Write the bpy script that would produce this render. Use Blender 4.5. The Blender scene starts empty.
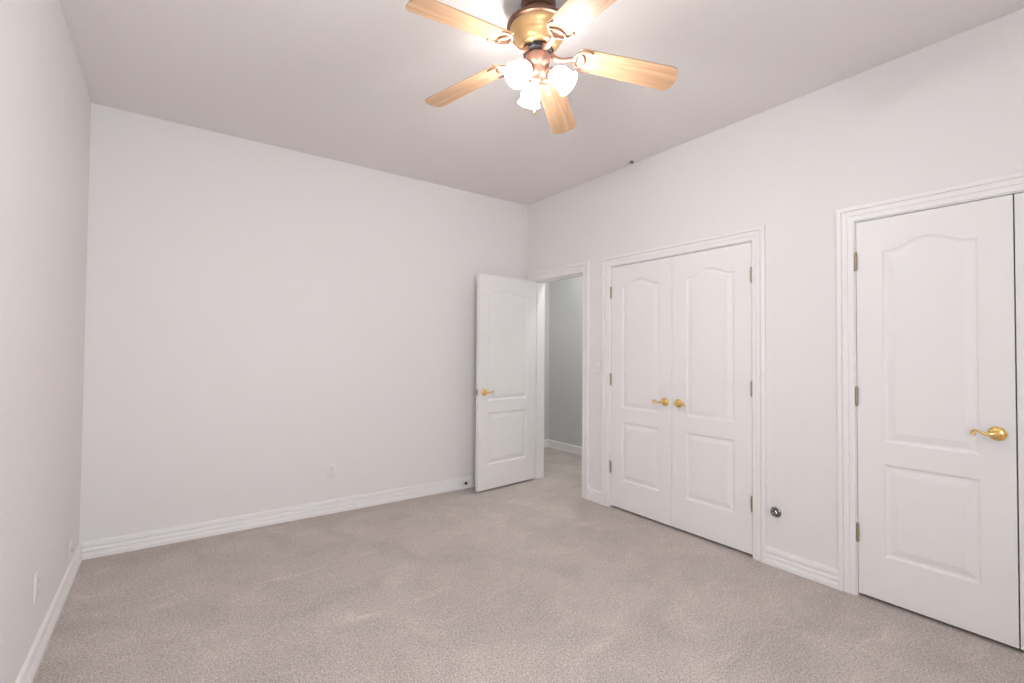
import bpy, bmesh, math, random
from mathutils import Vector, Matrix
random.seed(7)
SC = bpy.context.scene
COL = SC.collection

# ------------------------------------------------------------------ room measures (metres)
W = 3.4966          # back wall width; right wall is x = 0, left wall x = -W
L = 4.70            # room length; back wall is y = 0, front wall y = -L
H = 2.8676          # ceiling
WT = 0.15           # thickness of the wall with the doors
HX = 1.22           # hall wall beyond the entrance
HY0, HY1 = -0.95, 1.07
DH = 2.045          # door opening height

# ------------------------------------------------------------------ camera
YAW, PIT, ROL, FPX = -0.6261, 0.0212, 0.0080, 475.22
cam = bpy.data.objects.new('camera', bpy.data.cameras.new('camera'))
COL.objects.link(cam)
cam.data.sensor_fit = 'HORIZONTAL'
cam.data.sensor_width = 36.0
cam.data.lens = FPX / 1024 * 36.0
cam.data.clip_start = 0.02
fw0 = Vector((-math.sin(YAW), math.cos(YAW), 0)); rt0 = Vector((math.cos(YAW), math.sin(YAW), 0)); up0 = Vector((0, 0, 1))
fw = fw0 * math.cos(PIT) + up0 * math.sin(PIT)
upv = up0 * math.cos(PIT) - fw0 * math.sin(PIT)
rt = rt0 * math.cos(ROL) + upv * math.sin(ROL)
up = upv * math.cos(ROL) - rt0 * math.sin(ROL)
m = Matrix.Identity(4)
m.col[0][:3] = rt; m.col[1][:3] = up; m.col[2][:3] = -fw; m.col[3][:3] = (-3.0713, -3.9812, 1.3137)
cam.matrix_world = m
SC.camera = cam

# ------------------------------------------------------------------ exposure, world, light
SC.view_settings.view_transform = 'Standard'
SC.view_settings.look = 'None'
SC.view_settings.gamma = 1.0
SC.view_settings.use_curve_mapping = False
SC.view_settings.exposure = 0.87
SC.cycles.use_denoising = True
SC.cycles.max_bounces = 12
SC.cycles.diffuse_bounces = 8
SC.cycles.caustics_reflective = False
SC.cycles.caustics_refractive = False
SC.cycles.sample_clamp_indirect = 6.0

world = bpy.data.worlds.new('overcast_sky'); SC.world = world
world.use_nodes = True
bg = world.node_tree.nodes['Background']
bg.inputs['Color'].default_value = (0.86, 0.93, 1.0, 1)
bg.inputs['Strength'].default_value = 1.0

BULB = 12.0          # glow of the bulb glass
LAMP = 8.5          # watts of each of the three fan lamps
SHADE = 10.0         # emission of the glowing glass shades
WARM = (0.985, 0.972, 0.965)


def area(name, loc, direction, sx, sy, power, color):
    d = bpy.data.lights.new(name, 'AREA'); d.shape = 'RECTANGLE'; d.size = sx; d.size_y = sy
    d.energy = power; d.color = color
    o = bpy.data.objects.new(name, d); COL.objects.link(o)
    o.location = loc
    o.rotation_euler = Vector(direction).to_track_quat('-Z', 'Y').to_euler()
    return o


# cool soft fill added outside the unseen window assumed behind the camera
WX0, WX1, WZ0, WZ1 = -3.35, -2.0, 0.75, 2.25
area('window_fill', ((WX0 + WX1) / 2, -L - 0.16, (WZ0 + WZ1) / 2), (0, 1, 0.0), WX1 - WX0, WZ1 - WZ0, 26.0, (0.87, 0.955, 1.0))
# unseen fill light added under the hall ceiling, without a fixture
area('hall_fill', (0.66, -0.35, H - 0.03), (0, 0, -1), 0.35, 0.35, 9.8, (0.96, 1.0, 0.99))


# ------------------------------------------------------------------ materials
def mat(name, color, rough=0.5, metal=0.0, spec=0.5):
    m_ = bpy.data.materials.new(name); m_.use_nodes = True
    b = m_.node_tree.nodes['Principled BSDF']
    b.inputs['Base Color'].default_value = (*color, 1)
    b.inputs['Roughness'].default_value = rough
    b.inputs['Metallic'].default_value = metal
    b.inputs['Specular IOR Level'].default_value = spec
    return m_


def nodes(m_):
    nt = m_.node_tree
    return nt, nt.nodes['Principled BSDF'], nt.nodes.new, nt.links.new


def add_bump(m_, scale, strength, dist=0.002, detail=3):
    nt, b, N, K = nodes(m_)
    tc = N('ShaderNodeTexCoord'); n = N('ShaderNodeTexNoise'); bp = N('ShaderNodeBump')
    n.inputs['Scale'].default_value = scale; n.inputs['Detail'].default_value = detail
    bp.inputs['Strength'].default_value = strength; bp.inputs['Distance'].default_value = dist
    K(tc.outputs['Object'], n.inputs['Vector']); K(n.outputs['Fac'], bp.inputs['Height']); K(bp.outputs['Normal'], b.inputs['Normal'])
    return m_


M_WALL = add_bump(mat('wall_paint', (0.80, 0.773, 0.768), 0.75, 0, 0.25), 120, 0.12, 0.001)
M_CEIL = add_bump(mat('ceiling_paint', (0.79, 0.755, 0.742), 0.85, 0, 0.2), 60, 0.2, 0.002)
M_TRIM = mat('white_trim_paint', (0.85, 0.825, 0.82), 0.38, 0, 0.45)
M_DOOR = add_bump(mat('white_door_paint', (0.835, 0.81, 0.805), 0.42, 0, 0.45), 40, 0.04, 0.001)
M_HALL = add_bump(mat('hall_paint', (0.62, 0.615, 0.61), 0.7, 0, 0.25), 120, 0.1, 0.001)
M_PLATE = mat('white_plastic_plate', (0.81, 0.785, 0.775), 0.4)
M_SLOT = mat('dark_slot', (0.06, 0.055, 0.05), 0.6)
M_BRASS = mat('polished_brass', (0.93, 0.67, 0.28), 0.22, 1.0)
M_HINGE = mat('antique_brass_hinge', (0.42, 0.36, 0.25), 0.35, 1.0)
M_STEEL = mat('brushed_steel', (0.55, 0.54, 0.53), 0.3, 1.0)
M_RUBBER = mat('black_rubber', (0.012, 0.012, 0.012), 0.6)
M_CHROME = mat('dark_chrome', (0.30, 0.29, 0.28), 0.15, 1.0)
M_BROWN = mat('oil_rubbed_bronze', (0.17, 0.085, 0.055), 0.35, 0.6)
M_GOLD = mat('satin_gold_housing', (0.68, 0.44, 0.21), 0.34, 0.75)
M_DARK = mat('black_motor_metal', (0.03, 0.03, 0.035), 0.4, 0.5)
M_COPPER = mat('rosy_copper', (0.42, 0.235, 0.175), 0.36, 0.8)
M_GLASS = mat('window_glass', (1, 1, 1), 0.0)
M_GLASS.node_tree.nodes['Principled BSDF'].inputs['Transmission Weight'].default_value = 1.0


def emit(name, color, strength):
    m_ = mat(name, (0.9, 0.88, 0.85), 0.3)
    b = m_.node_tree.nodes['Principled BSDF']
    b.inputs['Emission Color'].default_value = (*color, 1); b.inputs['Emission Strength'].default_value = strength
    return m_


M_SHADE = emit('lit_frosted_glass', WARM, SHADE)
# thin frosted glass lets part of the lamp light straight through
_nt, _b, _N, _K = nodes(M_SHADE)
_mix = _N('ShaderNodeMixShader'); _tr = _N('ShaderNodeBsdfTransparent'); _mix.inputs['Fac'].default_value = 0.58
_K(_tr.outputs[0], _mix.inputs[1]); _K(_b.outputs[0], _mix.inputs[2]); _K(_mix.outputs[0], _nt.nodes['Material Output'].inputs['Surface'])
M_BULB = emit('lit_bulb', WARM, BULB)


def carpet():
    m_ = mat('beige_cut_pile_carpet', (0.5, 0.42, 0.37), 0.95, 0, 0.1)
    nt, b, N, K = nodes(m_)
    b.inputs['Sheen Weight'].default_value = 0.15; b.inputs['Sheen Roughness'].default_value = 0.6
    tc = N('ShaderNodeTexCoord')
    fine = N('ShaderNodeTexNoise'); fine.inputs['Scale'].default_value = 130; fine.inputs['Detail'].default_value = 4
    fine.inputs['Roughness'].default_value = 0.7
    mid = N('ShaderNodeTexNoise'); mid.inputs['Scale'].default_value = 55; mid.inputs['Detail'].default_value = 4
    big = N('ShaderNodeTexNoise'); big.inputs['Scale'].default_value = 2.6; big.inputs['Detail'].default_value = 5
    big.inputs['Roughness'].default_value = 0.62; big.inputs['Distortion'].default_value = 0.8
    # brushed streaks in the pile
    mp = N('ShaderNodeMapping'); mp.inputs['Rotation'].default_value = (0, 0, 0.7); mp.inputs['Scale'].default_value = (2.0, 6.5, 1)
    st = N('ShaderNodeTexNoise'); st.inputs['Scale'].default_value = 1.7; st.inputs['Detail'].default_value = 3
    st.inputs['Distortion'].default_value = 0.6
    for n in (fine, mid, big): K(tc.outputs['Object'], n.inputs['Vector'])
    K(tc.outputs['Object'], mp.inputs['Vector']); K(mp.outputs['Vector'], st.inputs['Vector'])
    r1 = N('ShaderNodeValToRGB'); r1.color_ramp.elements[0].position = 0.31; r1.color_ramp.elements[1].position = 0.69
    r1.color_ramp.elements[0].color = (0.25, 0.208, 0.182, 1); r1.color_ramp.elements[1].color = (0.74, 0.660, 0.615, 1)
    K(fine.outputs['Fac'], r1.inputs['Fac'])
    r2 = N('ShaderNodeMapRange'); r2.inputs['From Min'].default_value = 0.35; r2.inputs['From Max'].default_value = 0.68
    r2.inputs['To Min'].default_value = 0.90; r2.inputs['To Max'].default_value = 1.12
    K(big.outputs['Fac'], r2.inputs['Value'])
    r3 = N('ShaderNodeMapRange'); r3.inputs['From Min'].default_value = 0.60; r3.inputs['From Max'].default_value = 0.74
    r3.inputs['To Min'].default_value = 1.0; r3.inputs['To Max'].default_value = 1.16
    K(st.outputs['Fac'], r3.inputs['Value'])
    r4 = N('ShaderNodeMapRange'); r4.inputs['From Min'].default_value = 0.3; r4.inputs['From Max'].default_value = 0.7
    r4.inputs['To Min'].default_value = 0.90; r4.inputs['To Max'].default_value = 1.10
    K(mid.outputs['Fac'], r4.inputs['Value'])
    m1 = N('ShaderNodeMath'); m1.operation = 'MULTIPLY'; K(r2.outputs[0], m1.inputs[0]); K(r3.outputs[0], m1.inputs[1])
    m2 = N('ShaderNodeMath'); m2.operation = 'MULTIPLY'; K(m1.outputs[0], m2.inputs[0]); K(r4.outputs[0], m2.inputs[1])
    vm = N('ShaderNodeVectorMath'); vm.operation = 'SCALE'
    K(r1.outputs['Color'], vm.inputs[0]); K(m2.outputs[0], vm.inputs['Scale'])
    K(vm.outputs['Vector'], b.inputs['Base Color'])
    bp = N('ShaderNodeBump'); bp.inputs['Strength'].default_value = 0.55; bp.inputs['Distance'].default_value = 0.008
    K(fine.outputs['Fac'], bp.inputs['Height'])
    K(bp.outputs['Normal'], b.inputs['Normal'])
    return m_


def maple():
    m_ = mat('light_maple_veneer', (0.75, 0.5, 0.28), 0.42, 0, 0.35)
    nt, b, N, K = nodes(m_)
    tc = N('ShaderNodeTexCoord'); mp = N('ShaderNodeMapping'); mp.inputs['Scale'].default_value = (3.0, 60.0, 10.0)
    n = N('ShaderNodeTexNoise'); n.inputs['Scale'].default_value = 1.0; n.inputs['Detail'].default_value = 5; n.inputs['Distortion'].default_value = 0.4
    r = N('ShaderNodeValToRGB')
    r.color_ramp.elements[0].position = 0.3; r.color_ramp.elements[0].color = (0.45, 0.26, 0.145, 1)
    r.color_ramp.elements[1].position = 0.7; r.color_ramp.elements[1].color = (0.66, 0.435, 0.275, 1)
    oi = N('ShaderNodeObjectInfo'); ad = N('ShaderNodeVectorMath'); ad.operation = 'ADD'
    K(tc.outputs['Object'], mp.inputs['Vector']); K(mp.outputs['Vector'], ad.inputs[0]); K(oi.outputs['Location'], ad.inputs[1])
    K(ad.outputs['Vector'], n.inputs['Vector']); K(n.outputs['Fac'], r.inputs['Fac']); K(r.outputs['Color'], b.inputs['Base Color'])
    return m_


M_CARPET = carpet()
M_MAPLE = maple()


# ------------------------------------------------------------------ mesh helpers
def link(name, bm, m_, parent=None, smooth=False, loc=None, rot=None):
    bmesh.ops.recalc_face_normals(bm, faces=bm.faces[:])
    me = bpy.data.meshes.new(name); bm.to_mesh(me); bm.free()
    me.materials.append(m_)
    if smooth:
        for p in me.polygons: p.use_smooth = True
        me.set_sharp_from_angle(angle=math.radians(40))
    o = bpy.data.objects.new(name, me); COL.objects.link(o)
    if parent: o.parent = parent
    if loc: o.location = loc
    if rot: o.rotation_euler = rot
    return o


def tag(o, label=None, cat=None, group=None, kind=None):
    if label: o['label'] = label
    if cat: o['category'] = cat
    if group: o['group'] = group
    if kind: o['kind'] = kind
    return o


def empty(name, loc=(0, 0, 0), rot=(0, 0, 0), parent=None):
    o = bpy.data.objects.new(name, None); COL.objects.link(o)
    o.location = loc; o.rotation_euler = rot; o.empty_display_size = 0.1
    if parent: o.parent = parent
    return o


def box(bm, x0, x1, y0, y1, z0, z1, bev=0.0, seg=2):
    r = bmesh.ops.create_cube(bm, size=1.0)
    vs = r['verts']
    for v in vs:
        v.co = Vector((x0 + (v.co.x + .5) * (x1 - x0), y0 + (v.co.y + .5) * (y1 - y0), z0 + (v.co.z + .5) * (z1 - z0)))
    if bev > 0:
        es = list({e for v in vs for e in v.link_edges})
        bmesh.ops.bevel(bm, geom=es, offset=bev, segments=seg, affect='EDGES', profile=0.5)


def lathe(bm, prof, n=32, mtx=None, cap0=True, cap1=True):
    """prof: list of (r, z); revolve about z."""
    rings = []
    for r, z in prof:
        if r < 1e-6:
            rings.append([bm.verts.new((0, 0, z))])
        else:
            rings.append([bm.verts.new((r * math.cos(2 * math.pi * i / n), r * math.sin(2 * math.pi * i / n), z)) for i in range(n)])
    allv = [v for rg in rings for v in rg]
    for a, b in zip(rings, rings[1:]):
        for i in range(n):
            j = (i + 1) % n
            if len(a) == 1 and len(b) == 1: continue
            if len(a) == 1: bm.faces.new((a[0], b[j], b[i]))
            elif len(b) == 1: bm.faces.new((a[i], a[j], b[0]))
            else: bm.faces.new((a[i], a[j], b[j], b[i]))
    if cap0 and len(rings[0]) > 1: bm.faces.new(rings[0])
    if cap1 and len(rings[-1]) > 1: bm.faces.new(rings[-1])
    if mtx is not None:
        for v in allv: v.co = mtx @ v.co
    return allv


def tube(bm, pts, radii, n=10, flat=1.0, flat_axis=None):
    """swept tube through pts with radii; flat squashes along the flat_axis."""
    pts = [Vector(p) for p in pts]
    if not isinstance(radii, (list, tuple)): radii = [radii] * len(pts)
    rings = []; prev = None
    for i, p in enumerate(pts):
        t = (pts[min(i + 1, len(pts) - 1)] - pts[max(i - 1, 0)]).normalized()
        if prev is None:
            ref = Vector((0, 0, 1)) if abs(t.z) < 0.9 else Vector((1, 0, 0))
            u = t.cross(ref).normalized()
        else:
            u = (prev - t * prev.dot(t)).normalized()
        prev = u; w = t.cross(u)
        rg = []
        for k in range(n):
            a = 2 * math.pi * k / n
            off = (u * math.cos(a) + w * math.sin(a)) * radii[i]
            if flat_axis is not None:
                fa = Vector(flat_axis); off = off - fa * off.dot(fa) * (1 - flat)
            rg.append(bm.verts.new(p + off))
        rings.append(rg)
    for a, b in zip(rings, rings[1:]):
        for k in range(n):
            bm.faces.new((a[k], a[(k + 1) % n], b[(k + 1) % n], b[k]))
    bm.faces.new(rings[0]); bm.faces.new(rings[-1])


def spline(ctrl, n=8):
    """Catmull-Rom through control points."""
    P = [Vector(c) for c in ctrl]; P = [P[0] * 2 - P[1]] + P + [P[-1] * 2 - P[-2]]
    out = []
    for i in range(1, len(P) - 2):
        for k in range(n):
            t = k / n
            a, b, c, d = P[i - 1], P[i], P[i + 1], P[i + 2]
            out.append(0.5 * ((2 * b) + (c - a) * t + (2 * a - 5 * b + 4 * c - d) * t * t + (3 * b - a - 3 * c + d) * t ** 3))
    out.append(P[-2]); return out


def sweep_profile(bm, path, prof, place):
    """extrude an open profile through mitred path stations; place(station, u, v) -> xyz; closes the back."""
    rings = [[bm.verts.new(place(s, u, v)) for u, v in prof] for s in path]
    n = len(prof)
    for a, b in zip(rings, rings[1:]):
        for k in range(n):
            bm.faces.new((a[k], a[(k + 1) % n], b[(k + 1) % n], b[k]))
    bm.faces.new(rings[0]); bm.faces.new(rings[-1])


# ------------------------------------------------------------------ openings on the right wall
# each: far edge (towards the back wall), near edge, of the clear jamb opening
EN = (-0.110, -0.838)
C1 = (-1.1795, -2.3945)
C2 = (-2.9705, -4.187)
JT = 0.018   # jamb board thickness


def structure(name, bm, m_, label, cat, smooth=False):
    return tag(link(name, bm, m_, smooth=smooth), label, cat, kind='structure')


bm = bmesh.new(); box(bm, -W - 0.12, HX + 0.12, -L - 0.2, HY1 + 0.12, -0.06, 0.0)
structure('floor', bm, M_CARPET, 'beige cut-pile carpet covering the whole bedroom and hall floor', 'floor')
bm = bmesh.new(); box(bm, -W - 0.12, HX + 0.12, -L - 0.2, HY1 + 0.12, H, H + 0.08)
structure('ceiling', bm, M_CEIL, 'plain painted ceiling above the fan', 'ceiling')
bm = bmesh.new(); box(bm, -W - 0.12, -W, -L - 0.2, 0.12, 0, H)
structure('wall_left', bm, M_WALL, 'blank pale wall at the left with two low plates', 'wall')
bm = bmesh.new(); box(bm, -W, 0.0, 0, 0.12, 0, H)
structure('wall_back', bm, M_WALL, 'wide blank pale wall facing the camera', 'wall')
bm = bmesh.new()
ys = [0.12, EN[0] + JT, EN[1] - JT, C1[0] + JT, C1[1] - JT, C2[0] + JT, C2[1] - JT, -L - 0.2]
for i in range(0, 8, 2): box(bm, 0, WT, ys[i + 1], ys[i], 0, H)
for i in range(1, 7, 2): box(bm, 0, WT, ys[i + 1], ys[i], DH + JT, H)
structure('wall_right', bm, M_WALL, 'pale wall at the right holding the three white doorways', 'wall')
bm = bmesh.new()
box(bm, -W, WX0, -L - 0.12, -L, 0, H); box(bm, WX1, 0, -L - 0.12, -L, 0, H)
box(bm, WX0, WX1, -L - 0.12, -L, 0, WZ0); box(bm, WX0, WX1, -L - 0.12, -L, WZ1, H)
structure('wall_front', bm, M_WALL, 'pale wall behind the camera with the window', 'wall')
# hall shell
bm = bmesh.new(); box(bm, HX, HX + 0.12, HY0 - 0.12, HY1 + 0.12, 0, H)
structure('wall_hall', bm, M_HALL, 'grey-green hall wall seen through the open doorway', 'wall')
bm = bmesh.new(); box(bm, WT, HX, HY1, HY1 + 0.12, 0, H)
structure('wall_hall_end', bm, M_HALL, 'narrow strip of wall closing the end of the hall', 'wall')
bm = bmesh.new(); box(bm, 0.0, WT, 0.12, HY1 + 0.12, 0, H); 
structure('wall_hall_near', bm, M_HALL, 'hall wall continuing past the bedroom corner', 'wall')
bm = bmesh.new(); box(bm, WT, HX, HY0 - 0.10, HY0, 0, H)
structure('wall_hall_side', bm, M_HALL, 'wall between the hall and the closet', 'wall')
# closet shells behind the closed doors
bm = bmesh.new(); box(bm, 0.80, 0.88, -L - 0.2, HY0 - 0.10, 0, H)
structure('wall_closet', bm, M_WALL, 'back wall of the closets behind the closed doors', 'wall')
bm = bmesh.new(); box(bm, WT, 0.80, -2.74, -2.64, 0, H)
structure('wall_closet_side', bm, M_WALL, 'partition between the two closets', 'wall')
bm = bmesh.new(); box(bm, WT, 0.80, -L - 0.2, -L - 0.1, 0, H)
structure('wall_closet_end', bm, M_WALL, 'end wall of the closet beside the window wall', 'wall')

# unseen window assumed behind the camera, sized and placed for its fill light
wf = bmesh.new()
fr = 0.05
box(wf, WX0, WX0 + fr, -L - 0.10, -L - 0.02, WZ0, WZ1); box(wf, WX1 - fr, WX1, -L - 0.10, -L - 0.02, WZ0, WZ1)
box(wf, WX0 + fr, WX1 - fr, -L - 0.10, -L - 0.02, WZ0, WZ0 + fr); box(wf, WX0 + fr, WX1 - fr, -L - 0.10, -L - 0.02, WZ1 - fr, WZ1)
xm = (WX0 + WX1) / 2; box(wf, xm - 0.025, xm + 0.025, -L - 0.09, -L - 0.03, WZ0 + fr, WZ1 - fr)
win = structure('window_1', wf, M_TRIM, 'white framed window assumed in the unseen wall behind the camera', 'window')

# ------------------------------------------------------------------ casings and jambs
CW = 0.083; REV = 0.005
CPROF = [(0, 0), (0, 0.008), (0.003, 0.0105), (0.024, 0.0115), (0.0245, 0.0075), (0.029, 0.0075), (0.0305, 0.0125), (0.053, 0.0145), (0.0535, 0.0095), (0.0575, 0.0095),
         (0.0585, 0.018), (0.062, 0.0205), (0.078, 0.0205), (0.083, 0.017), (0.083, 0)]


def casing(name, op, label, left_w=CW, stop=False, both=False):
    far, near = op
    bm = bmesh.new()
    yf, yn, zt = far + REV, near - REV, DH + REV
    for side in ((0,) if not both else (0, 1)):
        def place(s, u, v):
            x = -v if side == 0 else WT + v
            if s == 0: return (x, yf + min(u, left_w), 0.0)
            if s == 1: return (x, yf + min(u, left_w), zt + u)
            if s == 2: return (x, yn - u, zt + u)
            return (x, yn - u, 0.0)
        sweep_profile(bm, (0, 1, 2, 3), CPROF, place)
    # jamb boards lining the opening
    e = 0.0
    box(bm, e, WT - e, far, far + JT, 0, DH + JT)
    box(bm, e, WT - e, near - JT, near, 0, DH + JT)
    box(bm, e, WT - e, near, far, DH, DH + JT)
    # door stop moulding
    if stop:
        box(bm, 0.042, 0.078, far - 0.011, far, 0, DH, 0.002); box(bm, 0.042, 0.078, near, near + 0.011, 0, DH, 0.002)
        box(bm, 0.042, 0.078, near + 0.011, far - 0.011, DH - 0.011, DH, 0.002)
    return structure(name, bm, M_TRIM, label, 'door frame')


t_en = casing('trim_1', EN, 'white moulded frame around the open entrance doorway', left_w=0.083, stop=True, both=True)
t_c1 = casing('trim_2', C1, 'white moulded frame around the middle double closet doors')
t_c2 = casing('trim_3', C2, 'white moulded frame around the double doors at the right edge')
bm = bmesh.new(); box(bm, -0.0005, 0.030, EN[1], EN[1] + 0.0015, 0.91, 0.97); link('strike_plate', bm, M_HINGE, t_en)['label'] = 'brass strike plate'

# ------------------------------------------------------------------ baseboards
BH = 0.1044
BPROF = [(0, 0), (0.0185, 0), (0.0180, 0.022), (0.0060, 0.0445), (0.0055, 0.0460), (0.0175, 0.0470), (0.0175, 0.0500), (0.0045, 0.0735), (0.0040, 0.0750), (0.0160, 0.0760),
         (0.0165, 0.0790), (0.0140, 0.098), (0.0115, 0.1030), (0.0, BH)]


def baseboard(name, a, b, inward, label, m_=None, mit0=0, mit1=0):
    """from a to b along the wall, profile growing along inward; mit* pulls the profile in at room corners."""
    a = Vector((*a, 0)); b = Vector((*b, 0)); n = Vector((*inward, 0)); d = (b - a).normalized()
    bm = bmesh.new()
    sweep_profile(bm, (0, 1), BPROF, lambda s, u, v: ((a + d * u * mit0) if s == 0 else (b - d * u * mit1)) + n * u + Vector((0, 0, v)))
    return structure(name, bm, m_ or M_TRIM, label, 'baseboard')


baseboard('baseboard_left', (-W, -L), (-W, 0), (1, 0), 'white moulded baseboard along the left wall', mit0=1, mit1=1)
baseboard('baseboard_back', (-W, 0), (0, 0), (0, -1), 'white moulded baseboard along the wide back wall', mit0=1, mit1=0)
baseboard('baseboard_right', (0, EN[1] - REV - CW), (0, C1[0] + REV + CW), (-1, 0), 'short white baseboard between entrance doorway and middle closet')
baseboard('baseboard_right.001', (0, C1[1] - REV - CW), (0, C2[0] + REV + CW), (-1, 0), 'white baseboard below the round wall fitting between the closets')
baseboard('baseboard_right.002', (0, C2[1] - REV - CW), (0, -L), (-1, 0), 'white baseboard at the window end of the door wall', mit1=1)
baseboard('baseboard_front', (-W, -L), (0, -L), (0, 1), 'white baseboard under the window behind the camera', mit0=1, mit1=1)
baseboard('baseboard_hall', (HX, HY0), (HX, HY1), (-1, 0), 'white baseboard along the grey-green hall wall', mit1=1)
baseboard('baseboard_hall_end', (WT, HY1), (HX, HY1), (0, -1), 'white baseboard across the end of the hall', mit1=1)


# ------------------------------------------------------------------ doors
def panel_outline(x0, x1, z0, z1, crest, d):
    """rectangle inset by d, optional arched top (crest above z1)."""
    xa, xb = x0 + d, x1 - d
    pts = [(xa, z0 + d), (xb, z0 + d)]
    N_ = 28
    if crest <= 0:
        return pts + [(xb, z1 - d), (xa, z1 - d)]
    for i in range(N_ + 1):
        s = 1 - 2 * i / N_
        a = min(abs(s) / 0.86, 1.0)
        h = 0.5 * (1 + math.cos(math.pi * a ** 1.15))
        pts.append(((xa + xb) / 2 + s * (xb - xa) / 2, z1 - d + crest * h))
    return pts


PANEL = [(0.0, 0.0), (0.003, 0.0035), (0.010, 0.0075), (0.018, 0.0085), (0.022, 0.0080), (0.050, 0.0022), (0.053, 0.0018)]
THK = 0.035


def leaf_mesh(w, z0=0.018, z1=2.041, st=0.118):
    """leaf along +x from the hinge, face at y = 0 looking to -y, back face at y = THK."""
    bm = bmesh.new()
    defs = [(st, w - st, 0.250, 0.735, 0.0), (st, w - st, 0.850, 1.868, 0.048)]
    outers = []
    for sgn, y0 in ((1, 0.0), (-1, THK)):
        rect = [bm.verts.new((x, y0, z)) for x, z in ((0, z0), (w, z0), (w, z1), (0, z1))]
        outers.append(rect)
        edges = [bm.edges.new((rect[i], rect[(i + 1) % 4])) for i in range(4)]
        for (a, b, c, d_, cr) in defs:
            loops = []
            for ins, dep in PANEL:
                loops.append([bm.verts.new((x, y0 + sgn * dep, z)) for x, z in panel_outline(a, b, c, d_, cr, ins)])
            n = len(loops[0])
            edges += [bm.edges.new((loops[0][i], loops[0][(i + 1) % n])) for i in range(n)]
            for p, q in zip(loops, loops[1:]):
                for i in range(n): bm.faces.new((p[i], p[(i + 1) % n], q[(i + 1) % n], q[i]))
            bm.faces.new(loops[-1])
        bmesh.ops.triangle_fill(bm, edges=edges, use_beauty=True, use_dissolve=False)
    f, b = outers
    for i in range(4):
        bm.faces.new((f[i], f[(i + 1) % 4], b[(i + 1) % 4], b[i]))
    return bm


def lever_handle(parent, x, z, side, face_y, out, reach=0.75):
    """brass lever: rosette on the leaf face, lever pointing along side (+1/-1 in leaf x), out = -1 towards -y."""
    def T(px, py, pz): return Vector((x + side * px, face_y + out * py, z + pz))
    bm = bmesh.new()
    mtx = Matrix.Translation((x, face_y, z)) @ Matrix.Rotation(math.radians(90) * (1 if out < 0 else -1), 4, 'X')
    lathe(bm, [(0.031, 0.0), (0.0325, 0.002), (0.032, 0.005), (0.029, 0.0065), (0.027, 0.006), (0.0245, 0.0085), (0.020, 0.0105), (0.014, 0.0125), (0.0125, 0.018), (0.0, 0.018)], 36, mtx)
    for k in range(22):   # rope edge of the rosette
        a = 2 * math.pi * k / 22
        c = mtx @ Vector((0.0295 * math.cos(a), 0.0295 * math.sin(a), 0.0058))
        bmesh.ops.create_icosphere(bm, subdivisions=1, radius=0.0034, matrix=Matrix.Translation(c))
    rose = link('rosette', bm, M_BRASS, parent, True)
    bm = bmesh.new()
    tube(bm, [T(0, 0.016, 0), T(0, 0.030, 0), T(0, 0.044, 0), T(0.0, 0.053, 0)], [0.0095, 0.0085, 0.0105, 0.0085], 14)
    ctrl = [(-0.010, 0.048, 0.001), (0.006, 0.049, 0.001), (0.024, 0.050, -0.003), (0.046, 0.050, -0.001), (0.066, 0.049, 0.007), (0.084, 0.048, 0.012),
            (0.098, 0.047, 0.010), (0.105, 0.046, 0.000), (0.101, 0.045, -0.009), (0.093, 0.044, -0.010), (0.089, 0.044, -0.004)]
    ctrl = [(c[0] * reach, c[1], c[2]) for c in ctrl]
    pts = spline([T(*c) for c in ctrl], 5)
    n = len(pts)
    rad = [0.0048 + 0.0048 * max(0, 1 - i / (n * 0.45)) if i < n * 0.8 else 0.0048 for i in range(n)]
    rad[0] = 0.006
    tube(bm, pts, rad, 12)
    bmesh.ops.create_icosphere(bm, subdivisions=2, radius=0.0062, matrix=Matrix.Translation(T(0.092 * reach, 0.044, -0.005)))
    lev = link('lever', bm, M_BRASS, parent, True)
    return rose, lev


def hinge(parent, x, z, y=-0.006, m_=None):
    bm = bmesh.new()
    for k in range(5):
        za = z - 0.045 + k * 0.018
        lathe(bm, [(0.0, za + 0.0006), (0.007, za + 0.0006), (0.0078, za + 0.002), (0.0078, za + 0.016), (0.007, za + 0.0174), (0.0, za + 0.0174)], 12, Matrix.Translation((x, y, 0)))
    for zz in (z - 0.0478, z + 0.0478):
        bmesh.ops.create_icosphere(bm, subdivisions=2, radius=0.0058, matrix=Matrix.Translation((x, y, zz)))
    sgn = 1
    box(bm, x - 0.0012, x + 0.0012, y + 0.004, 0.028, z - 0.045, z + 0.045)
    return link('hinge', bm, m_ or M_HINGE, parent, True)


HZ = (1.826, 1.085, 0.343)


def closet_leaf(name, yh, width, flip, label, hz=0.94):
    """leaf in the plane of the right wall; flip=False hinges at the far side (+y end), True at the near side."""
    # local x runs from hinge along the wall, local -y looks into the room (world -x)
    root = empty(name, (0.003, yh, 0), (0, 0, math.radians(-90)))
    tag(root, label, 'door', kind='structure')
    bm = leaf_mesh(width)
    if flip:
        for v in bm.verts: v.co.x = -v.co.x
    link('door_slab', bm, M_DOOR, root)
    s = -1 if flip else 1
    for z in HZ: hinge(root, -s * 0.0015, z)
    if name.startswith('door_'):
        lever_handle(root, s * (width - 0.058), hz, -s, 0.0, -1)
    return root


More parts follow.
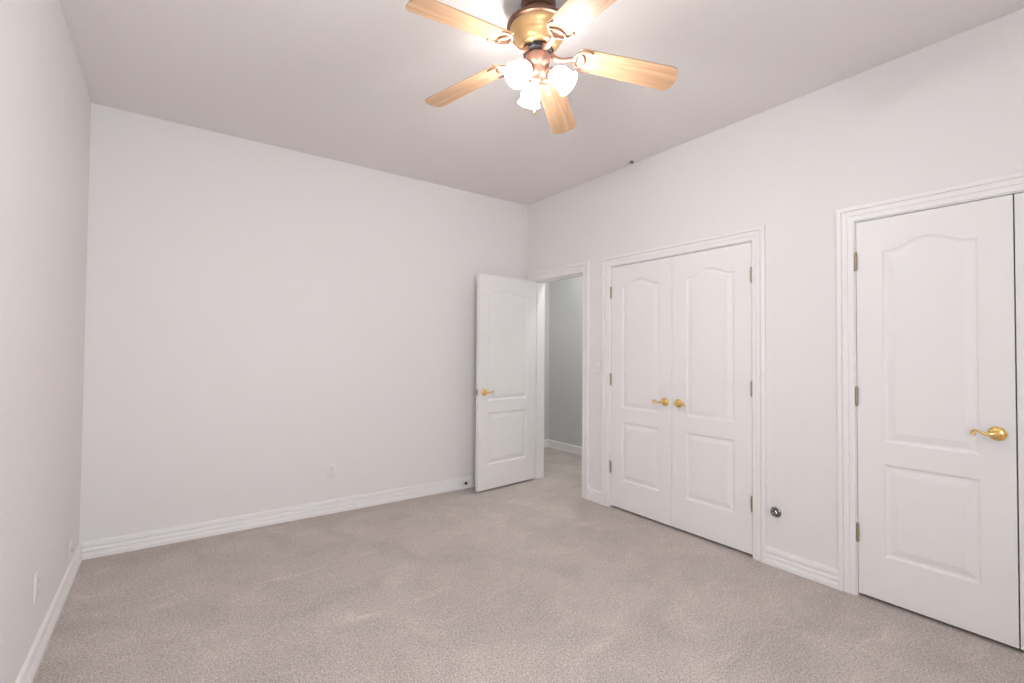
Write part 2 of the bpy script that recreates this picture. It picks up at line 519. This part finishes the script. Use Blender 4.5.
GAP = 0.0035
w1 = (C1[0] - C1[1]) / 2 - GAP / 2 - 0.003
closet_leaf('door_2', C1[0] - 0.003, w1, False, 'left leaf of the middle double closet, white with arched panel')
closet_leaf('door_3', C1[1] + 0.003, w1, True, 'right leaf of the middle double closet, white with arched panel')
w2 = (C2[0] - C2[1]) / 2 - 0.0055 / 2 - 0.003
closet_leaf('door_4', C2[0] - 0.003, w2, False, 'large white door leaf near the right edge with brass lever and arched panel', 0.957)
closet_leaf('door_5', C2[1] + 0.003, w2, True, 'sliver of white door leaf cut off by the right edge', 0.957)

# entrance leaf, standing open into the room
OPEN = math.radians(186.0)
wE = 0.736
ent = empty('door_1', (-0.008, EN[0] - 0.006, 0), (0, 0, OPEN))
tag(ent, 'white two-panel entrance door standing open into the room before the back wall', 'door', kind='structure')
# local x from the hinge; seen face looks to -y in the world, that is local +y after the half turn
bm = leaf_mesh(wE)
link('door_slab', bm, M_DOOR, ent)
for z in HZ: hinge(ent, -0.001, z, -0.004, M_STEEL)
lever_handle(ent, wE - 0.066, 0.932, -1, THK, 1)
lever_handle(ent, wE - 0.066, 0.932, -1, 0.0, -1)
bm = bmesh.new(); box(bm, wE - 0.0005, wE + 0.0015, 0.006, THK - 0.006, 0.902, 0.962, 0.0005)
box(bm, wE, wE + 0.010, 0.011, THK - 0.011, 0.923, 0.941, 0.001)
link('latch', bm, M_HINGE, ent)

# ------------------------------------------------------------------ wall fittings


def plate_bm(w, h, t=0.006):
    bm = bmesh.new(); box(bm, -w / 2, w / 2, -t, 0, -h / 2, h / 2, 0.0022, 2); return bm


def outlet(loc, rotz, label, group=None):
    """duplex outlet; local -y looks away from the wall"""
    root = empty('wall_outlet', loc, (0, 0, rotz)); tag(root, label, 'outlet', group)
    link('cover_plate', plate_bm(0.071, 0.116), M_PLATE, root, True)
    for dz in (0.0215, -0.0215):
        bm = bmesh.new()
        lathe(bm, [(0.0, 0.0), (0.0168, 0.0), (0.0168, 0.0018), (0.016, 0.0024), (0.0, 0.0024)], 28, Matrix.Translation((0, -0.0058, dz)) @ Matrix.Rotation(math.radians(90), 4, 'X'))
        for v in bm.verts: v.co.z = dz + max(-0.0138, min(0.0138, v.co.z - dz))
        rec = link('receptacle', bm, M_PLATE, root)
        bm = bmesh.new()
        box(bm, -0.0075, -0.0055, -0.0086, -0.0075, dz - 0.001, dz + 0.008); box(bm, 0.0055, 0.0075, -0.0086, -0.0075, dz, dz + 0.008)
        lathe(bm, [(0.0, 0.0), (0.0026, 0.0), (0.0026, 0.001), (0, 0.001)], 12, Matrix.Translation((0, -0.0076, dz - 0.007)) @ Matrix.Rotation(math.radians(90), 4, 'X'))
        link('slot', bm, M_SLOT, rec)
    bm = bmesh.new(); lathe(bm, [(0, 0), (0.0032, 0), (0.0026, 0.0012), (0, 0.0014)], 12, Matrix.Translation((0, -0.006, 0)) @ Matrix.Rotation(math.radians(90), 4, 'X'))
    link('screw', bm, M_STEEL, root, True)
    return root


outlet((-1.983, 0, 0.338), 0, 'white duplex power outlet low on the wide back wall')
outlet((-W, -1.232, 0.329), math.radians(90), 'white power outlet on the left wall, nearer the camera')
# low cable plate beside the corner
root = empty('cable_plate', (-W, -0.366, 0.19), (0, 0, math.radians(90)))
tag(root, 'small white cable plate on the left wall close to the far corner', 'wall plate')
link('cover_plate', plate_bm(0.071, 0.10), M_PLATE, root, True)
bm = bmesh.new(); lathe(bm, [(0, 0), (0.006, 0), (0.006, 0.004), (0.0045, 0.004), (0.0045, 0.010), (0, 0.010)], 14, Matrix.Translation((0, -0.006, -0.01)) @ Matrix.Rotation(math.radians(90), 4, 'X'))
link('cable_jack', bm, M_STEEL, root, True)

root = empty('light_switch', (0, -1.03, 1.17), (0, 0, math.radians(-90)))
tag(root, 'white light switch between the entrance doorway and the middle closet', 'light switch')
link('switch_plate', plate_bm(0.071, 0.116), M_PLATE, root, True)
bm = bmesh.new(); box(bm, -0.0055, 0.0055, -0.0075, -0.005, -0.012, 0.012, 0.0006)
tg = [(-0.004, -0.006, 0.0), (-0.004, -0.017, 0.009)]
tube(bm, [(0, -0.006, -0.001), (0, -0.012, 0.004), (0, -0.018, 0.009)], [0.0048, 0.0042, 0.0036], 8)
link('toggle', bm, M_PLATE, root)
for dz in (0.03, -0.03):
    bm = bmesh.new(); lathe(bm, [(0, 0), (0.003, 0), (0.0025, 0.001), (0, 0.0012)], 12, Matrix.Translation((0, -0.006, dz)) @ Matrix.Rotation(math.radians(90), 4, 'X'))
    link('screw', bm, M_STEEL, root, True)

# round dark plumbing fitting with a chrome collar
root = empty('pipe_fitting', (0, -2.541, 0.333), (0, 0, math.radians(-90)))
tag(root, 'small round dark metal pipe fitting low on the wall between the closets', 'pipe fitting')
R90 = Matrix.Rotation(math.radians(90), 4, 'X')
bm = bmesh.new(); lathe(bm, [(0.0, 0), (0.030, 0), (0.032, 0.002), (0.030, 0.005), (0.020, 0.009), (0.018, 0.009), (0, 0.009)], 32, R90)
link('collar', bm, M_CHROME, root, True)
bm = bmesh.new(); lathe(bm, [(0.0, 0.008), (0.0165, 0.008), (0.0165, 0.016), (0.021, 0.017), (0.021, 0.030), (0.018, 0.032), (0.010, 0.032), (0.010, 0.022), (0, 0.022)], 6, R90)
link('hex_nut', bm, M_CHROME, root)
bm = bmesh.new(); lathe(bm, [(0, 0.022), (0.0055, 0.022), (0.0055, 0.038), (0.0045, 0.040), (0, 0.040)], 14, R90)
link('valve_stem', bm, M_STEEL, root, True)

# spring door stop on the back baseboard
root = empty('door_stop', (-0.768, -0.0135, 0.066))
tag(root, 'white spring door stop with a black tip on the baseboard by the open door', 'door stop')
bm = bmesh.new(); lathe(bm, [(0, 0), (0.010, 0), (0.010, 0.003), (0.006, 0.008), (0, 0.008)], 18, R90); link('base', bm, M_PLATE, root, True)
bm = bmesh.new()
tube(bm, [(0.0055 * math.cos(a), -0.006 - 0.046 * a / (2 * math.pi * 12), 0.0055 * math.sin(a)) for a in [2 * math.pi * k / 10 for k in range(121)]], 0.0013, 5)
link('spring', bm, M_PLATE, root, True)
bm = bmesh.new(); lathe(bm, [(0, 0.050), (0.011, 0.050), (0.013, 0.053), (0.013, 0.066), (0.009, 0.071), (0, 0.072)], 18, R90); link('tip', bm, M_RUBBER, root, True)['label'] = 'black rubber tip'

# sprinkler head near the right wall
root = empty('sprinkler_head', (-0.062, -1.452, H))
tag(root, 'small recessed fire sprinkler head on the ceiling close to the right wall', 'sprinkler')
bm = bmesh.new(); lathe(bm, [(0.0, 0), (0.034, 0), (0.034, -0.002), (0.028, -0.005), (0.020, -0.006), (0.0, -0.006)], 32); link('escutcheon', bm, M_PLATE, root, True)
bm = bmesh.new(); lathe(bm, [(0, -0.005), (0.012, -0.005), (0.012, -0.010), (0.007, -0.011), (0.005, -0.017), (0, -0.017)], 16); link('nozzle', bm, M_CHROME, root, True)
bm = bmesh.new()
for k in range(12):
    a = 2 * math.pi * k / 12
    tube(bm, [(0.004 * math.cos(a), 0.004 * math.sin(a), -0.018), (0.019 * math.cos(a), 0.019 * math.sin(a), -0.019)], [0.0026, 0.0030], 6)
lathe(bm, [(0, -0.0165), (0.010, -0.0165), (0.010, -0.020), (0, -0.020)], 16)
link('deflector', bm, M_CHROME, root, True)

# ------------------------------------------------------------------ ceiling fan
FX, FY = -1.757, -2.344
fan = empty('ceiling_fan', (FX, FY, H))
tag(fan, 'brown and gold ceiling fan with five maple blades and three lit glass shades', 'ceiling fan')


def fz(z): return z - H


bm = bmesh.new()
lathe(bm, [(0.0, fz(H)), (0.078, fz(H)), (0.078, fz(2.857)), (0.072, fz(2.850)), (0.072, fz(2.836)), (0.066, fz(2.832)), (0.066, fz(2.818)), (0.070, fz(2.814)), (0.070, fz(2.800)),
           (0.066, fz(2.795)), (0.066, fz(2.778)), (0.0, fz(2.778))], 48)
link('canopy', bm, M_BROWN, fan, True)
bm = bmesh.new()
lathe(bm, [(0.0, fz(2.784)), (0.080, fz(2.784)), (0.128, fz(2.776)), (0.139, fz(2.768)), (0.141, fz(2.760)), (0.138, fz(2.753)), (0.128, fz(2.749)), (0.0, fz(2.749))], 64)
link('housing_rim', bm, M_BROWN, fan, True)
bm = bmesh.new()
lathe(bm, [(0.0, fz(2.7495)), (0.127, fz(2.7495)), (0.126, fz(2.738)), (0.120, fz(2.724)), (0.109, fz(2.716)), (0.107, fz(2.708)), (0.102, fz(2.694)), (0.090, fz(2.682)), (0.086, fz(2.678)),
           (0.082, fz(2.670)), (0.068, fz(2.664)), (0.0, fz(2.664))], 64)
link('motor_housing', bm, M_GOLD, fan, True)
bm = bmesh.new()
lathe(bm, [(0.0, fz(2.6645)), (0.064, fz(2.6645)), (0.066, fz(2.658)), (0.066, fz(2.644)), (0.060, fz(2.640)), (0.0, fz(2.640))], 40)
for k in range(15):
    a = 2 * math.pi * k / 15
    bmesh.ops.create_cube(bm, size=1, matrix=Matrix.Rotation(a, 4, 'Z') @ Matrix.Translation((0.0655, 0, fz(2.652))) @ Matrix.Diagonal((0.006, 0.010, 0.013, 1)))
link('flywheel', bm, M_DARK, fan, True)
# switch cup / light kit
bm = bmesh.new()
lathe(bm, [(0.0, fz(2.641)), (0.045, fz(2.641)), (0.054, fz(2.634)), (0.056, fz(2.626)), (0.054, fz(2.606)), (0.050, fz(2.592)), (0.042, fz(2.582)), (0.038, fz(2.574)), (0.038, fz(2.548)),
           (0.034, fz(2.538)), (0.022, fz(2.530)), (0.012, fz(2.526)), (0.010, fz(2.518)), (0.0, fz(2.515))], 40)
kit = link('light_kit', bm, M_COPPER, fan, True)

# blades with their brackets
TH = [-0.574, -0.618, -0.552, -0.562, -0.544]
CN = [-0.180, -0.135, -0.122, -0.130, -0.170]
R0, R1, BW0, BW1, BT = 0.185, 0.636, 0.120, 0.139, 0.006


def blade_outline():
    pts = []
    # root end (slightly rounded), going counter-clockwise
    rc = 0.018
    for a in range(180, 271, 15): pts.append((R0 + rc + rc * math.cos(math.radians(a)), -BW0 / 2 + rc + rc * math.sin(math.radians(a))))
    rc = 0.034
    for a in range(-90, 1, 10): pts.append((R1 - rc + rc * math.cos(math.radians(a)) - 0.006, -BW1 / 2 + rc + rc * math.sin(math.radians(a))))
    for k in range(1, 6):   # gently bowed tip
        t = k / 6; y = (-BW1 / 2 + rc) + t * (BW1 - 2 * rc)
        pts.append((R1 - 0.006 + 0.006 * (1 - (2 * t - 1) ** 2), y))
    for a in range(0, 91, 10): pts.append((R1 - rc + rc * math.cos(math.radians(a)) - 0.006, BW1 / 2 - rc + rc * math.sin(math.radians(a))))
    rc = 0.018
    for a in range(90, 181, 15): pts.append((R0 + rc + rc * math.cos(math.radians(a)), BW0 / 2 - rc + rc * math.sin(math.radians(a))))
    return pts


def blade_bm():
    bm = bmesh.new(); o = blade_outline()
    top = [bm.verts.new((x, y, BT / 2)) for x, y in o]; bot = [bm.verts.new((x, y, -BT / 2)) for x, y in o]
    bm.faces.new(top); bm.faces.new(bot[::-1]); n = len(o)
    es = []
    for i in range(n): bm.faces.new((bot[i], bot[(i + 1) % n], top[(i + 1) % n], top[i]))
    return bm


def bracket_bm():
    """cast arm that splits into an oval loop and a crescent under the blade root"""
    bm = bmesh.new(); zb = -BT / 2 - 0.004
    arm = spline([(0.058, 0, -0.004), (0.085, 0, -0.022), (0.115, 0, -0.026), (0.145, 0, -0.014), (0.168, 0, zb)], 6)
    tube(bm, arm, [0.013, 0.013] + [0.011] * (len(arm) - 4) + [0.012, 0.013], 12)
    # crescent: two horns that run to the blade edges
    for s in (1, -1):
        horn = spline([(0.160, 0, zb), (0.172, s * 0.022, zb), (0.186, s * 0.040, zb), (0.206, s * 0.052, zb), (0.228, s * 0.054, zb), (0.240, s * 0.051, zb)], 6)
        tube(bm, horn, [0.008 - 0.0035 * i / (len(horn) - 1) for i in range(len(horn))], 10)
        bmesh.ops.create_icosphere(bm, subdivisions=2, radius=0.0058, matrix=Matrix.Translation((0.240, s * 0.051, zb)))
    # arc closing the oval window
    arc = spline([(0.186, -0.040, zb), (0.206, -0.026, zb), (0.214, 0.0, zb), (0.206, 0.026, zb), (0.186, 0.040, zb)], 6)
    tube(bm, arc, 0.0048, 10)
    for x, y in ((0.200, 0.046), (0.200, -0.046), (0.214, 0)):
        lathe(bm, [(0, zb - 0.006), (0.0045, zb - 0.0055), (0.006, zb - 0.003), (0.006, zb + 0.0), (0, zb)], 12, Matrix.Translation((x, y, 0)))
    return bm


bl0 = br0 = None
for k in range(5):
    a = TH[k] + math.radians(72) * k
    # the blade droops (CN) and is pitched about its long axis
    rot = Matrix.Rotation(a, 4, 'Z') @ Matrix.Rotation(-math.atan(CN[k]), 4, 'Y') @ Matrix.Rotation(-0.198, 4, 'X')
    mt = Matrix.Translation((0, 0, fz(2.661))) @ rot
    if k == 0:
        bl = bl0 = link('blade', blade_bm(), M_MAPLE, fan)
        br = br0 = link('blade_bracket', bracket_bm(), M_COPPER, bl0, True)
    else:
        bl = bl0.copy(); COL.objects.link(bl); bl.parent = fan
        br = br0.copy(); COL.objects.link(br); br.parent = bl
    bl.matrix_basis = mt

# three lamps: arm, glass shade and bulb
SA = [math.radians(68 + 120 * k) for k in range(3)]
arm0 = None
TILT = math.radians(47)      # lean of the shade axis away from straight down
for k in range(3):
    rot = Matrix.Rotation(SA[k], 4, 'Z')
    ax = Vector((math.sin(TILT), 0, -math.cos(TILT)))          # opening direction in the arm's xz plane
    base = Vector((0.062, 0, fz(2.560)))
    to_ax = Matrix.Translation(base) @ ax.to_track_quat('Z', 'Y').to_matrix().to_4x4()
    if arm0 is None:
        bm = bmesh.new()
        tube(bm, spline([(0.030, 0, fz(2.560)), (0.045, 0, fz(2.566)), (0.055, 0, fz(2.566)), base], 5), 0.008, 10)
        lathe(bm, [(0, -0.006), (0.014, -0.006), (0.021, 0.002), (0.022, 0.014), (0.019, 0.018), (0, 0.018)], 24, to_ax)
        arm = arm0 = link('lamp_arm', bm, M_COPPER, fan, True)
        bm = bmesh.new()   # tulip of frosted glass, open at the far end, with thickness
        out = [(0.020, 0.010), (0.026, 0.016), (0.038, 0.030), (0.045, 0.048), (0.046, 0.066), (0.044, 0.082), (0.047, 0.096), (0.054, 0.106)]
        inn = [(r - 0.003, z) for r, z in out[::-1]]
        lathe(bm, out + inn, 32, to_ax, False, False)
        n = 32
        sh = sh0 = link('lamp_shade', bm, M_SHADE, arm0, True)
        bm = bmesh.new()
        lathe(bm, [(0, 0.016), (0.012, 0.016), (0.013, 0.030), (0.021, 0.030), (0.022, 0.040), (0.018, 0.048), (0, 0.052)], 24, to_ax)
        bu = bu0 = link('light_bulb', bm, M_BULB, arm0, True)
    else:
        arm = arm0.copy(); COL.objects.link(arm); arm.parent = fan
        sh = sh0.copy(); COL.objects.link(sh); sh.parent = arm
        bu = bu0.copy(); COL.objects.link(bu); bu.parent = arm
    arm.matrix_basis = rot
    ld = bpy.data.lights.new('fan_lamp', 'POINT'); ld.energy = LAMP; ld.color = WARM; ld.shadow_soft_size = 0.026
    lo = bpy.data.objects.new('fan_lamp', ld); COL.objects.link(lo); lo.parent = arm
    lo.location = to_ax @ Vector((0, 0, 0.080))

# pull chains with small pendants
for (dx, dy, zl) in ((0.030, -0.040, 2.470), (-0.012, 0.010, 2.395)):
    bm = bmesh.new()
    z = 2.545 if dx > 0 else 2.522
    r_in = 0.6
    while z > zl:
        bmesh.ops.create_icosphere(bm, subdivisions=1, radius=0.0019, matrix=Matrix.Translation((dx, dy, fz(z)))); z -= 0.0036
    ch = link('pull_chain', bm, M_BRASS, fan, True)
    bm = bmesh.new(); lathe(bm, [(0, fz(zl)), (0.003, fz(zl) - 0.002), (0.0055, fz(zl) - 0.012), (0.004, fz(zl) - 0.022), (0, fz(zl) - 0.025)], 14, Matrix.Translation((dx, dy, 0)))
    link('pendant', bm, M_BRASS, ch, True)
